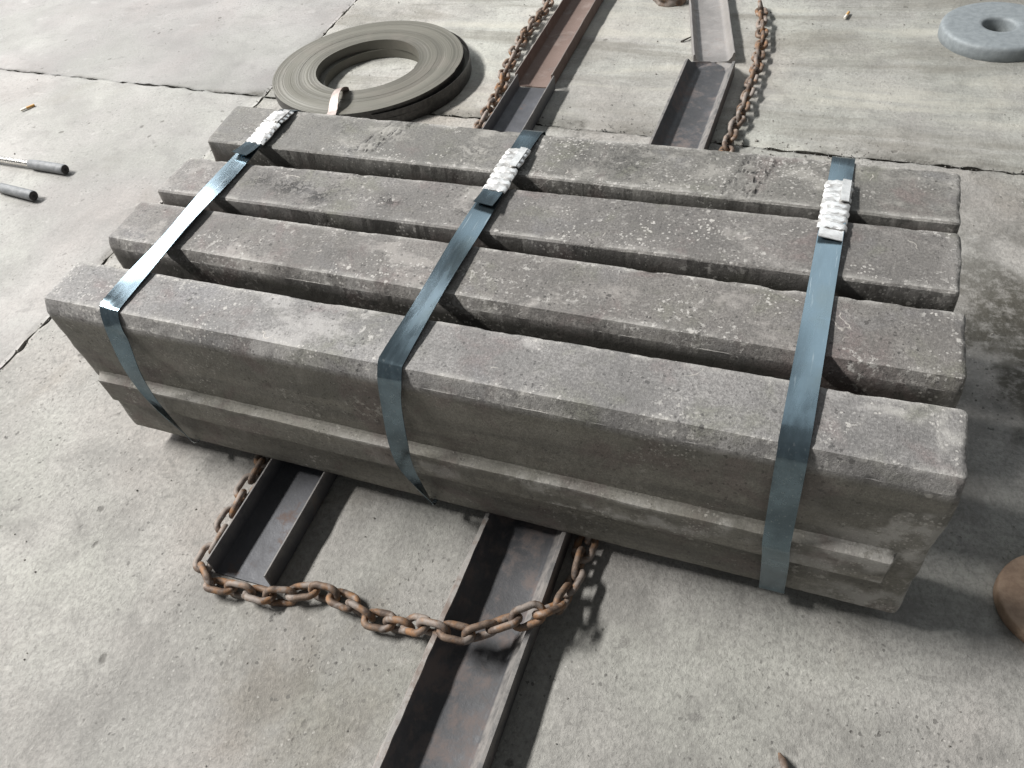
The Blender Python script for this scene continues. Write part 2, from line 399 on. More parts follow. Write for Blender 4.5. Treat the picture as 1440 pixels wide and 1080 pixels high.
def slab(mat, sx, sy, seed, rough, step, gw=(.0025, .0035)):
    # sx, sy: which side of the joints (-1 / +1); u,v run from the corner outward
    FAR = 14.0
    if sx > 0: U = axis(0, FAR, 0, 2.6, step, 1, 0)
    else: U = axis(-FAR, 0, -1.9, 0, step, 0, 1)
    if sy > 0: V = axis(0, FAR, 0, 1.35, step, 1, 0)
    else: V = axis(-FAR, 0, -2.1, 0, step, 0, 1)
    uu, vv = np.meshgrid(U, V, indexing='ij')
    X = -0.583 + uu + 0.0 * vv
    Yj = jy(X)
    Y = Yj + vv
    X = X - 0.0523 * vv
    P = np.stack([X, Y, np.zeros_like(X)], -1)
    # ragged edges
    eu = np.exp(-np.abs(uu) / .02); ev = np.exp(-np.abs(vv) / .02)
    n1 = fbm(P, 18, 4, seed); n2 = fbm(P, 14, 5, seed + 9)
    X = X + sx * eu * (gw[0] * .7 + .0018 * np.clip(n1 + .3, 0, 2)) 
    Y = Y + sy * ev * (gw[1] * .6 + .004 * np.clip(n2 + .2, 0, 2) * (1.6 if sx > 0 else .35))
    Z = rough * (.0022 * fbm(P, 3.1, 4, seed + 20) + .0011 * fbm(P, 22, 4, seed + 30))
    dist = np.minimum(np.abs(uu), np.abs(vv))
    Z = Z - .004 * np.exp(-dist / .006) * (0.6 + fbm(P, 30, 3, seed + 40))
    # dirt along the slab's edges and in spillage patches; one patch also paints shade
    dirt = .75 * np.exp(-np.abs(uu) / .010) * sstep(-.1, .5, fbm(P, 9, 3, seed + 3))
    wide = .042 if sx > 0 else .008
    dirt = np.maximum(dirt, .8 * np.exp(-np.abs(vv) / wide) * sstep(-.25, .45, fbm(P, 7, 4, seed + 5)))
    def spot(cx, cy, rx, ry, a):
        nonlocal dirt
        q = ((P[..., 0] - cx) / rx) ** 2 + ((P[..., 1] - cy) / ry) ** 2
        dirt = np.maximum(dirt, min(1.0, a) * np.clip(a * np.exp(-q * 1.2), 0, 1) * sstep(-.5, .35, fbm(P, 11, 4, 77)))
    spot(.66, 1.40, .20, .055, .85); spot(1.25, 1.62, .16, .04, .45); spot(.62, 1.66, .2, .03, .35); spot(1.3, 1.385, .3, .03, .6)
    spot(1.85, .72, .42, .42, 1.3); spot(1.55, .05, .18, .10, .35); spot(.63, -.36, .035, .02, .5); spot(.30, .60, .05, .03, .4); spot(-.62, 1.42, .05, .03, 1)  # the big first stain also deepens the bundle's shadow in the colour
    spot(1.25, -.12, .35, .06, .35)
    nu, nv = X.shape
    V_ = np.stack([X, Y, Z], -1).reshape(-1, 3)
    F = grid_faces(nu, nv)
    # skirts down into the joints
    iu = 0 if sx > 0 else nu - 1; iv = 0 if sy > 0 else nv - 1
    V_ = list(map(tuple, V_)); d = list(dirt.reshape(-1))
    base = len(V_)
    for j in range(nv):
        x, y, z = V_[iu * nv + j]; V_.append((x, y, -.03)); d.append(1)
    for j in range(nv - 1):
        F.append((iu * nv + j, iu * nv + j + 1, base + j + 1, base + j))
    base = len(V_)
    for i in range(nu):
        x, y, z = V_[i * nv + iv]; V_.append((x, y, -.03)); d.append(1)
    for i in range(nu - 1):
        F.append((i * nv + iv, (i + 1) * nv + iv, base + i + 1, base + i))
    o = mk('concrete_slab', V_, F, mat, GROUND)
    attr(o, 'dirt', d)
    return o
slab(M['slab_a'], -1, 1, 11, .6, .012)
slab(M['slab_b'], -1, -1, 21, .8, .012)
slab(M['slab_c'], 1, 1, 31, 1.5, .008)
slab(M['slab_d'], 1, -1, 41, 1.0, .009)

# ------------------------------------------------------------------ the four cast bars
def bar(k, lf, lb, rf, rb, mat, seed, zt, label, rough_spots=(), pits=(), cham=.024):
    nx = 430
    T = .11
    # profile, counter-clockwise seen from +x: front face upward, top backward, back face downward, bottom forward
    pts = []
    h = zt
    def fy(z):
        return -.0085 * sstep(.10, .325, np.array(z)) - .0008
    zs = list(np.arange(.006, .100, .008)) + [.104, .110, .114, .118, .122, .130, .140, .150, .160, .166, .170, .173, .176, .180, .186] + list(np.arange(.194, h - .034, .007))
    for z in zs: pts.append((float(fy(z)), z, 0))
    ch = h - cham - .004
    y0 = float(fy(ch))
    cs = cham
    yc = y0 + .0030 + cs * .36
    if cham < .006: cs = cham
    pts += [(y0, ch + .0032, .4), (y0 + .0003, ch + .0040, 1)]
    for q in np.linspace(.06, .94, 6): pts.append((y0 + (yc - y0) * q, ch + .0040 + q * cham, .35 if .1 < q < .9 else .9))
    pts += [(yc - .0002, h - .0004, 1), (yc + .0014, h, .9)]
    for i_, y in enumerate(np.linspace(yc + .0045, T - .006, 27)): pts.append((y, h, .55 if i_ in (0, 26) else (.2 if i_ in (1, 25) else 0)))
    pts += [(T - .0020, h - .0001, 1), (T - .0003, h - .0012, 1), (T, h - .005, 1)]
    for z in np.linspace(h - .016, .01, 16): pts.append((T, z, 0))
    pts += [(T - .003, .002, 0), (T - .008, 0, 0), (T * .5, 0, 0), (.008, 0, 0), (.001, .002, 0)]
    PY = np.array([p[0] for p in pts]); PZ = np.array([p[1] for p in pts]); EDG = np.array([p[2] for p in pts], float)
    n = len(pts)
    ty = np.roll(PY, -1) - np.roll(PY, 1); tz = np.roll(PZ, -1) - np.roll(PZ, 1)
    L_ = np.hypot(ty, tz); NY = -tz / L_; NZ = ty / L_
    us = np.concatenate([[0, .0012, .0035, .0065], np.linspace(.010, 1 - .010, nx), [1 - .0065, 1 - .0035, 1 - .0012, 1]])
    ins = np.concatenate([[.0075, .0035, .0010, 0], np.zeros(nx), [0, .0010, .0035, .0075]])
    u = us[:, None]; py = PY[None, :] + 0 * u; pz = PZ[None, :] + 0 * u
    # the raised ledge along the middle of the front face, stopping short of the right end
    rz = sstep(.102, .115, pz) * (1 - sstep(.1725, .1775, pz))
    xr = u * 1.5
    rx = sstep(.018, .030, xr) * (1 - sstep(1.455, 1.463, xr))
    wob = 1 + .10 * vnoise(np.stack([xr + 0 * py, 0 * py, 0 * py], -1), 9, seed)
    py = py - .0185 * rz * rx * wob
    cy = T * .5; cz = h * .5
    sc = ins[:, None]
    py = py + np.clip(cy - py, -1, 1) * 0 + np.sign(cy - py) * sc * (np.abs(cy - py) > .02)
    pz = pz + np.sign(cz - pz) * sc * (np.abs(cz - pz) > .06)
    yn = py / T
    xl = lf[0] + (lb[0] - lf[0]) * yn; xr_ = rf[0] + (rb[0] - rf[0]) * yn
    X = xl + (xr_ - xl) * u
    yf = lf[1] + (rf[1] - lf[1]) * u; yb = lb[1] + (rb[1] - lb[1]) * u
    Y = yf + py / T * (yb - yf) * np.where(py < 0, T / (yb - yf), 1)
    Z = pz.copy()
    P = np.stack([X, Y, Z], -1) + seed * 1.7
    d = .0009 * fbm(P, 4, 2, seed) + .00035 * fbm(P, 28, 3, seed + 3) + .00035 * fbm(P, 110, 3, seed + 6)
    # worn, chipped long edges
    e = EDG[None, :] + 0 * u
    chip = np.clip(fbm(P, 26, 4, seed + 8) - .22, 0, 1)
    d = d - e * .0034 * chip
    top = ((pz > h - .0006) * 1.0)
    pitv = np.zeros_like(X)
    for (x0, x1, t0, t1, slant, a) in rough_spots:      # raised ragged marks in the casting skin
        tt = (Y - yf) / (yb - yf)
        xx = X - slant * (tt - .5)
        mk_ = sstep(x0 - .006, x0 + .004, xx) * (1 - sstep(x1 - .004, x1 + .006, xx)) * sstep(t0 - .08, t0 + .08, tt) * (1 - sstep(t1 - .08, t1 + .08, tt)) * top
        rid = 1 - np.abs(fbm(P * np.array([1, .30, 1]), 120, 3, seed + 12))
        rim_ = np.exp(-((xx - x0) / .0035) ** 2) + np.exp(-((xx - x1) / .0035) ** 2)
        d = d + a * mk_ * .0026 * (rid - .6) - a * .0014 * rim_ * mk_
        pitv = np.maximum(pitv, a * mk_ * np.clip(sstep(.70, .45, rid) * .8 + rim_ * .6, 0, 1))
    for (x0, t0, rx_, rt_, a) in pits:
        tt = (Y - yf) / (yb - yf)
        q = ((X - x0) / rx_) ** 2 + ((tt - t0) / rt_) ** 2
        pitv = np.maximum(pitv, a * np.exp(-q) * top)
    Y = Y + d * NY[None, :]; Z = Z + d * NZ[None, :]
    X = X + (.0022 * fbm(P, 30, 4, seed + 15)) * (np.abs(u - .5) > .496)
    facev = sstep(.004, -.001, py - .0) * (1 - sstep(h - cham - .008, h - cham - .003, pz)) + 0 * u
    wear = np.clip(e * .9 + .9 * np.exp(-np.minimum(u, 1 - u) * 1.5 / .012) + .8 * (rz * (1 - sstep(.02, .2, np.abs(pz - .174) / .05))) * rx * (np.abs(pz - .173) < .012), 0, 1)
    wear = wear * sstep(-.45, .3, fbm(P, 14, 3, seed + 18))
    right = sstep(1.30, 1.46, X) * (k == 0)
    wear = np.maximum(wear, 1.0 * right * sstep(-.05, .3, fbm(P, 14, 4, 5)))
    if k == 0: wear = np.maximum(wear, .8 * sstep(.45, .95, X) * rz * rx * sstep(-.05, .35, fbm(P * np.array([.5, 1, 1]), 30, 4, 51)))
    V_ = np.stack([X, Y, Z + G], -1).reshape(-1, 3)
    # quads across the section, all around
    nu = len(us)
    F = grid_faces(nu, n, 0, True)
    V_ = list(map(tuple, V_)); W = list(wear.reshape(-1)); Q = list(pitv.reshape(-1))
    for end in (0, nu - 1):
        ring = [end * n + j for j in range(n)]
        c = np.mean([V_[i] for i in ring], axis=0); ci = len(V_); V_.append(tuple(c)); W.append(.3); Q.append(0)
        for j in range(n):
            a, b = ring[j], ring[(j + 1) % n]
            F.append((ci, a, b) if end == 0 else (ci, b, a))
    o = mk('cast_bar', V_, F, mat, smooth=True)
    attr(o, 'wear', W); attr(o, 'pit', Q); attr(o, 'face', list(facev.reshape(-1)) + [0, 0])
    bm = bmesh.new(); bm.from_mesh(o.data); bmesh.ops.recalc_face_normals(bm, faces=bm.faces); bm.to_mesh(o.data); bm.free()
    try: o.data.set_sharp_from_angle(angle=R_(27))
    except Exception: pass
    tag(o, label, 'cast bar', 'cast iron bars strapped in one bundle')
    return o
ht = .3602
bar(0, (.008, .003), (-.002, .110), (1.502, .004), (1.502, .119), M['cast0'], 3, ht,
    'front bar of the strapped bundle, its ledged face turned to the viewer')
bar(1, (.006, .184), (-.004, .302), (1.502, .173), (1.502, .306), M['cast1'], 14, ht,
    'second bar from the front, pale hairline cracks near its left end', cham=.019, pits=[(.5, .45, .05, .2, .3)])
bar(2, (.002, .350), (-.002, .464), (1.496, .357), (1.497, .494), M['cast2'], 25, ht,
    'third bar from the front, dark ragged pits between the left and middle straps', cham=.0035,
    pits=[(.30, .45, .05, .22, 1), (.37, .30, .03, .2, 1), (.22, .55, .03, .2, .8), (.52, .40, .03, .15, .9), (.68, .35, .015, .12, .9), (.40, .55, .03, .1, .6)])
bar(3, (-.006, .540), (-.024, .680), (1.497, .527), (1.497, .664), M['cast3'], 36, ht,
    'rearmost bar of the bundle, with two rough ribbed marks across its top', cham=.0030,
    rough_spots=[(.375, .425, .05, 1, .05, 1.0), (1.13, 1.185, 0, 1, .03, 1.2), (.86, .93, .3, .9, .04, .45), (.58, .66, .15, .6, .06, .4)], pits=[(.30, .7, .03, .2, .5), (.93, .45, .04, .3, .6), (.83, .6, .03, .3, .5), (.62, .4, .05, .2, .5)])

# ------------------------------------------------------------------ straps
def ribbon(name, Ls, Rs, mat, parent=None, th=.0012, crown=0.0, smooth=True):
    """Closed strip with left / right edge points given; a little thickness."""
    Ls = [Vector(p) for p in Ls]; Rs = [Vector(p) for p in Rs]
    n = len(Ls); V_ = []; F = []
    m = 5
    for i in range(n):
        a, b = Ls[i], Rs[i]
        i0, i1 = max(0, i - 1), min(n - 1, i + 1)
        t = ((Ls[i1] + Rs[i1]) - (Ls[i0] + Rs[i0])).normalized()
        nn = (b - a).cross(t).normalized()
        row = []
        for j in range(m):
            f = j / (m - 1); q = a.lerp(b, f) + nn * crown * 4 * f * (1 - f)
            row.append(q)
        V_ += [q + nn * th / 2 for q in row] + [q - nn * th / 2 for q in reversed(row)]
    k = 2 * m
    for i in range(n - 1):
        for j in range(k):
            a = i * k + j; b = i * k + (j + 1) % k
            F.append((a, b, b + k, a + k))
    F.append(tuple(range(k - 1, -1, -1))); F.append(tuple((n - 1) * k + j for j in range(k)))
    return mk(name, V_, F, mat, parent, smooth, 40)
def catmull(pts, per):
    P = [Vector(p) for p in pts]; P = [P[0] * 2 - P[1]] + P + [P[-1] * 2 - P[-2]]
    out = []
    for i in range(1, len(P) - 2):
        for s in range(per):
            t = s / per
            out.append(.5 * ((2 * P[i]) + (P[i + 1] - P[i - 1]) * t + (2 * P[i - 1] - 5 * P[i] + 4 * P[i + 1] - P[i + 2]) * t * t + (3 * P[i] - P[i - 1] - 3 * P[i + 1] + P[i + 2]) * t ** 3))
    out.append(P[-2]); return out

def strap(front, top, label, seal_y, tail_y, seed, lift):
    """front: stations (leftx, lefty, leftz, rightx, righty, rightz) from the bottom up to the top front edge (z without G);
       top: (xl, xr) at the back."""
    rnd = random.Random(seed)
    t0 = front[-1]
    root = empty('steel_strap', ((t0[0] + t0[3]) / 2, .33, H))
    tag(root, label, 'strap', 'steel straps round the bundle')
    L = []; Rr = []
    xl0, xr0 = t0[0], t0[3]; xl1, xr1 = top
    # underside, from the back to the front bottom
    b = front[0]
    for y in np.linspace(.69, .04, 6):
        f = y / .69
        L.append((b[0] + (xl1 - b[0]) * f, y, -.004)); Rr.append((b[3] + (xr1 - b[3]) * f, y, -.004))
    fl = catmull([s[:3] for s in front], 8); fr = catmull([s[3:] for s in front], 8)
    L += [tuple(p) for p in fl]; Rr += [tuple(p) for p in fr]
    zt = H - G
    ys = np.linspace(.012, .668, 30)
    for y in ys:
        f = (y - 0) / .69
        z = zt + .0018 + lift * math.sin(math.pi * f) ** .35 + .0006 * math.sin(y * 23 + seed)
        tl = .0022 * math.sin(y * 17 + seed)
        L.append((xl0 + (xl1 - xl0) * f, y, z + tl)); Rr.append((xr0 + (xr1 - xr0) * f, y, z - tl))
    L += [(xl1, .682, zt - .001), (xl1, .689, zt - .006), (xl1, .690, zt - .03), (xl1, .690, .18), (xl1, .690, .01), (xl1, .688, -.003)]
    Rr += [(xr1, .682, zt - .001), (xr1, .689, zt - .006), (xr1, .690, zt - .03), (xr1, .690, .18), (xr1, .690, .01), (xr1, .688, -.003)]
    off = Vector((0, 0, G)) - root.location
    o = ribbon('band', [Vector(p) + off for p in L], [Vector(p) + off for p in Rr], M['strap'], root)
    # crimped sleeves
    def xs(y):
        f = y / .69; return xl0 + (xl1 - xl0) * f, xr0 + (xr1 - xr0) * f
    def zc(y): return zt + .0018 + lift * math.sin(math.pi * min(1, y / .69)) ** .35
    for si, (ya, yb_) in enumerate(seal_y):
        nv, nw = 44, 14
        V_ = []; 
        nc = 4
        for i in range(nv):
            f = i / (nv - 1); y = ya + (yb_ - ya) * f
            a, c = xs(y)
            a -= .0034; c += .0034
            pinch = -sum(math.exp(-((f - q_) / .035) ** 2) for q_ in (.27, .52, .77))
            a += -.0022 * pinch + .0008 * math.sin(f * 17 + seed) * f; c += .0022 * pinch + .0007 * math.sin(f * 13 + seed * 2)
            skew = .004 * (1 if si == 0 else -1)
            row = []
            for j in range(nw):
                g = j / (nw - 1)
                edge = min(g, 1 - g)
                z = zc(y) + .0052 - .004 * math.exp(-edge / .06) - .0024 * sum(math.exp(-((f - q_) / .035) ** 2) for q_ in (.27, .52, .77)) * (.35 + .65 * math.exp(-edge / .22))
                z += .0004 * math.sin(g * 7 + si * 2 + seed) + .0005 * math.sin(f * 9 + g * 6 + seed) + rnd.uniform(-.00005, .00005)
                if f < .04: z += .0012 * math.sin(g * 13 + seed)
                z += .003 * f if si else .0035 * (1 - f)
                row.append(Vector((a + (c - a) * g, y + skew * (g - .5) + .0015 * math.sin(g * 21 + si), z)))
            low = [Vector((q.x, q.y, q.z - .0016 - .0035 * (0 if 0 < j < nw - 1 else 0))) for j, q in enumerate(row)]
            V_ += row + low[::-1]
        k = 2 * nw; F = []
        for i in range(nv - 1):
            for j in range(k):
                p = i * k + j; q = i * k + (j + 1) % k
                F.append((p, q, q + k, p + k))
        F.append(tuple(range(k - 1, -1, -1))); F.append(tuple((nv - 1) * k + j for j in range(k)))
        sl = mk('seal', [v + off for v in V_], F, M['seal'], root, True, 35)
        # the fold where the sleeve's two flaps meet
        fx = .62 if si == 0 else .30
        S = []
        for i in range(12):
            f = i / 11; y = ya + (yb_ - ya) * f; a, c = xs(y)
            S.append((a + (c - a) * fx, y, zc(y) + .0082 + (.003 * f if si else .0035 * (1 - f))))
        if si == 0:
            ribbon('seal_flap', [Vector((q[0], q[1], q[2] + .0006)) + off for q in S], [Vector((q[0] + .014, q[1], q[2] - .0012)) + off for q in S], M['seal'], sl, .0012)
    # loose end of the strap showing in front of the sleeves
    ty0, ty1, up = tail_y
    TL = []; TR = []
    for i in range(8):
        f = i / 7; y = ty1 + (ty0 - ty1) * f; a, c = xs(y)
        z = zc(y) + .0035 + up * f * f
        TL.append(Vector((a + .001, y + .002, z)) + off); TR.append(Vector((c - .001, y - .004 * f, z - .0008)) + off)
    ribbon('loose_end', TL, TR, M['strap'] if seed != 3 else M['seal'], root, .0014)
    return root

S1 = [(.178, .020, -.004, .172, .020, -.004), (.186, -.0105, .016, .1755, -.005, .003), (.1925, -.026, .072, .1785, -.014, .041), (.1785, -.036, .150, .1790, -.022, .122 + .006), (.164, -.034, .204, .190, -.030, .199), (.1600, -.030, .262, .1945, -.028, .252),
      (.1572, -.018, .322, .1912, -.012, .308), (.156, -.0125, .340, .1925, -.0105, .334), (.150, -.003, .3545, .190, -.003, .3535), (.146, .006, .3635, .187, .006, .3635)]
strap(S1, (.106, .148), 'left strap, bright at its front bend, hanging slack over the front bar', [(.600, .655), (.520, .600)], (.468, .530, .008), 1, .0085)
S2 = [(.720, .020, -.004, .712, .020, -.004), (.7235, -.0085, .009, .714, -.0035, -.001), (.728, -.024, .040, .7155, -.006, .008), (.700, -.037, .140, .7195, -.026, .142), (.6905, -.032, .200, .727, -.029, .216), (.6935, -.021, .286, .7285, -.017, .292),
      (.6955, -.012, .335, .737, -.011, .340), (.6955, -.003, .3540, .737, -.003, .3545), (.6945, .006, .3635, .736, .006, .3635)]
strap(S2, (.694, .735), 'middle strap of the bundle, its sleeves whitish above a lifted loose end', [(.522, .592), (.448, .522)], (.400, .455, .006), 2, .0085)
S3 = [(1.300, .03, -.004, 1.339, .03, -.004), (1.2990, -.004, -.001, 1.3380, -.004, -.001), (1.2975, -.008, .02, 1.3365, -.008, .02), (1.292, -.0225, .115, 1.331, -.0225, .115), (1.2890, -.0262, .150, 1.3280, -.0262, .150), (1.2870, -.026, .170, 1.326, -.026, .170),
      (1.2845, -.018, .24, 1.3235, -.018, .24), (1.2818, -.0125, .325, 1.3205, -.0125, .325), (1.2810, -.0030, .3535, 1.3195, -.0030, .3535), (1.2800, .006, .3622, 1.3190, .006, .3622)]
strap(S3, (1.286, 1.325), 'right strap, blue grey and tight over the front ledge', [(.522, .590), (.452, .522)], (.424, .456, .003), 3, .006)

# ------------------------------------------------------------------ steel channels the bars rest on
def channel(pathL, W, prof, mat, label, seed, wob=0.0, ends=None, cat='steel channel'):
    """pathL: outer left edge stations (x, y); prof: closed (t, z) with t 0..1 across the width handled as ('L'|'R', offset)."""
    ys = []
    P0 = [Vector((a, b)) for a, b in pathL]
    st = []
    for a, b in zip(P0[:-1], P0[1:]):
        n = max(2, int((b - a).length / (.004 if (b - a).length < .2 else .012)))
        st += [a.lerp(b, i / n) for i in range(n)]
    st.append(P0[-1])
    n = len(st); k = len(prof)
    d = (P0[-1] - P0[0]).normalized(); side = Vector((d.y, -d.x))
    base = P0[0]
    V_ = []; WR = []; h_ = [max(q_[2] for q_ in prof)]
    for i, s in enumerate(st):
        hh = 1.0; inset = 0.0
        if ends: hh, inset = ends((s - base).length)
        for sd, off, z in prof:
            q = off if sd == 'L' else W - off
            q += inset * (1 if sd == 'L' else -1)
            p = np.array([[s.x, s.y, z + seed]])
            jit = wob * float(fbm(p, 9, 4, seed)[0]) * (1 if z > .03 else .3)
            c = s + side * (q + jit)
            ROLLED = max(q_[1] for q_ in prof) > .02
            WR.append(1.0 if z > .0470 or (ROLLED and off > .004 and z > .010 and sd == 'R') or (h_[0] < .04 and z > h_[0] - .003) else (.08 if z < .0075 and z > .004 else 0))  # rolled right inner slope painted pale, as if catching the left-hand light
            V_.append((c.x, c.y, .0015 + (z * hh if z > .0075 else z) + jit * .25))
    F = grid_faces(n, k, 0, True)
    F.append(tuple(range(k))); F.append(tuple((n - 1) * k + j for j in range(k - 1, -1, -1)))
    o = mk('steel_channel', V_, F, mat, None, True, 32)
    bm = bmesh.new(); bm.from_mesh(o.data); bmesh.ops.recalc_face_normals(bm, faces=bm.faces)
    bm.faces.ensure_lookup_table()
    ng = [f for f in bm.faces if len(f.verts) > 4]
    if ng: bmesh.ops.triangulate(bm, faces=ng)
    bm.to_mesh(o.data); bm.free()
    try: o.data.set_sharp_from_angle(angle=R_(32))
    except Exception: pass
    attr(o, 'rim', WR)
    tag(o, label, cat, 'steel channels lying on the floor')
    return o
def bent(t=.0042, h=.0485, r=.006):
    return [('L', 0, r * .5), ('L', 0, h - .001), ('L', .001, h), ('L', t - .001, h), ('L', t, h - .001), ('L', t, t + r), ('L', t + r * .3, t + r * .3), ('L', t + r, t),
            ('R', t + r, t), ('R', t + r * .3, t + r * .3), ('R', t, t + r), ('R', t, h - .001), ('R', t - .001, h), ('R', .001, h), ('R', 0, h - .001), ('R', 0, r * .5), ('R', r * .5, 0), ('L', r * .5, 0)]
def rolled(top=.009, h=.0485, w=.006, sl=.016):
    root = top + sl
    return [('L', 0, .001), ('L', 0, h - .001), ('L', .001, h), ('L', top - .002, h), ('L', top, h - .002), ('L', top + .3 * sl, h * .62), ('L', root, w + .006), ('L', root + .004, w + .0018), ('L', root + .010, w),
            ('R', root + .010, w), ('R', root + .004, w + .0018), ('R', root, w + .006), ('R', top + .3 * sl, h * .62), ('R', top, h - .002), ('R', top - .002, h), ('R', .001, h), ('R', 0, h - .001), ('R', 0, .001)]
channel([(.3600, -.2300), (.3080, 1.585)], .1265, bent(), M['chan_a'], 'left sheet channel under the bundle, its cut front end beside the chain corner', 2, .0006)
channel([(.2985, 1.592), (.2830, 2.142), (.270, 2.75)], .1265, bent(.0042, .0475), M['chan_b'], 'brownish channel running on behind the left one to the top edge of the photo', 5, .0010)
def spoon(s):
    a = 1.775 + .80        # distance from the front end where the mouth begins
    e = s - a
    if e < -.030: return 1.0, 0.0
    if e < 0: return 1.0 - .5 * ((e + .030) / .030) ** 1.5, .006 * ((e + .030) / .030) ** 2
    q = min(1.0, e / .0435)
    return .5 - .34 * q, .006 + .060 * (1 - math.sqrt(max(0, 1 - q * q)))
channel([(.8180, -.80), (.8185, 1.70), (.8185, 1.818)], .1530, rolled(), M['chan_c'], 'thick rolled channel under the bundle that leaves the photo at the bottom', 8, .0006, spoon)
channel([(.8320, 1.804), (.7440, 2.180), (.660, 2.54)], .1300, rolled(.006, .034, .006, .010), M['chan_d'], 'shallow grey channel at the top centre, set askew behind the thick one', 11, .0012)
# ragged torch-cut rim left on the thick channel's left flange
V_ = []; F = []; nn = 160
for i in range(nn):
    f = i / (nn - 1); y = -.80 + .795 * f
    a = np.array([[0.0, y, 0.0]])
    wd = .004 + .0030 * float(fbm(a, 14, 4, 5)[0]) + .006 * (1 - f)
    zz = .0508 + .0008 * float(fbm(a, 40, 3, 9)[0])
    x1 = .827 + .0008 * float(fbm(a, 40, 2, 19)[0])
    V_ += [(.8182 - max(.0006, wd * .6), y, zz - .006 - .004 * abs(float(fbm(a, 25, 3, 29)[0]))), (.8186, y, zz), (x1, y, zz + .0004), (x1 + .0004, y, zz - .003)]
F = grid_faces(nn, 4)
torch = mk('cut_rim', V_, F, M['torch'], bpy.data.objects['steel_channel.002'], True, 40)

# ------------------------------------------------------------------ chain (one length, looping round the channel ends)
def link_mesh():
    Li, d = .0400, .0124
    r = d / 2; hw = .0425 / 2 - r; hl = Li / 2 + r - hw
    path = []
    for k in range(9):
        a = -math.pi / 2 + math.pi * k / 8; path.append((hl + hw * math.cos(a), hw * math.sin(a)))
    path.append((0, hw * .97))
    for k in range(9):
        a = math.pi / 2 + math.pi * k / 8; path.append((-hl + hw * math.cos(a), hw * math.sin(a)))
    path.append((0, -hw * .97))
    n = len(path); m = 9; V_ = []
    for i in range(n):
        p = Vector((*path[i], 0)); t = (Vector((*path[(i + 1) % n], 0)) - Vector((*path[i - 1], 0))).normalized()
        b = Vector((0, 0, 1)); nn = t.cross(b)
        rr = r * (1 + (.10 if i == n - 1 else 0))
        for j in range(m):
            a = 2 * math.pi * j / m
            V_.append(p + (nn * math.cos(a) + b * math.sin(a)) * rr)
    F = []
    for i in range(n):
        for j in range(m):
            F.append((i * m + j, i * m + (j + 1) % m, ((i + 1) % n) * m + (j + 1) % m, ((i + 1) % n) * m + j))
    return V_, F
CH = [(.211, 2.212, .019), (.217, 2.120, .019), (.211, 2.013, .019), (.215, 1.886, .019), (.222, 1.788, .019), (.234, 1.702, .019), (.240, 1.638, .019), (.262, 1.555, .019), (.272, 1.469, .019), (.275, 1.398, .019), (.280, 1.318, .019),
      (.290, 1.0, .019), (.298, .6, .019), (.310, .2, .019), (.321, -.041, .019), (.327, -.099, .019), (.332, -.144, .019), (.336, -.193, .019), (.343, -.232, .0185), (.375, -.2540, .018), (.416, -.253, .018), (.458, -.250, .018), (.512, -.243, .018), (.562, -.216, .018), (.609, -.213, .018), (.652, -.220, .018), (.695, -.229, .018), (.740, -.229, .022), (.783, -.229, .044), (.827, -.230, .0625), (.860, -.227, .062), (.889, -.215, .056), (.914, -.194, .056), (.944, -.178, .0635), (.972, -.160, .064), (.993, -.135, .050), (1.001, -.096, .030), (1.004, -.056, .020), (1.004, -.028, .019), (1.003, .004, .019),
      (1.008, .3, .019), (1.012, .7, .019), (1.018, 1.1, .019), (1.024, 1.326, .019), (1.026, 1.419, .019), (1.034, 1.507, .019), (1.032, 1.611, .019), (1.030, 1.689, .019), (1.035, 1.771, .019), (1.028, 1.869, .019), (1.024, 1.958, .019), (1.009, 2.062, .019), (.990, 2.174, .019), (.976, 2.265, .019)]
cp = catmull(CH, 40)
cum = [0]
for a, b in zip(cp[:-1], cp[1:]): cum.append(cum[-1] + (b - a).length)
def at(s):
    s = max(0, min(cum[-1] - 1e-6, s))
    i = int(np.searchsorted(cum, s, side='right')) - 1
    i = min(i, len(cp) - 2)
    return cp[i].lerp(cp[i + 1], (s - cum[i]) / max(1e-9, cum[i + 1] - cum[i]))
chain = empty('chain', (.65, -.22, 0))
tag(chain, 'rusty link chain lying in a long loop round the channels under the bundle', 'chain')
proto = None; rr = random.Random(5)
pitch = .0402; nl = int(cum[-1] / pitch)
for k in range(nl):
    s = (k + .5) * pitch
    p = at(s); t = (at(s + .022) - at(s - .022)).normalized()
    upv = Vector((0, 0, 1)); sd = t.cross(upv).normalized(); up2 = sd.cross(t)
    roll = R_(22 if k % 2 == 0 else 22 + 80) + rr.uniform(-.38, .38)
    if .85 < p.x < 1.0 and p.y < -.1: roll += .25
    yax = sd * math.cos(roll) + up2 * math.sin(roll); zax = t.cross(yax)
    if proto is None:
        v, f = link_mesh(); o = mk('link', v, f, M['rust'], chain)
        proto = o
    else:
        o = proto.copy(); COL.objects.link(o)
    tilt = Matrix.Rotation(rr.uniform(-.16, .16), 3, 'Z')
    m = (Matrix((t, yax, zax)).transposed() @ tilt).to_4x4()
    m.translation = p + sd * rr.uniform(-.0015, .0015) - chain.location
    o.parent = chain
    o.matrix_basis = m

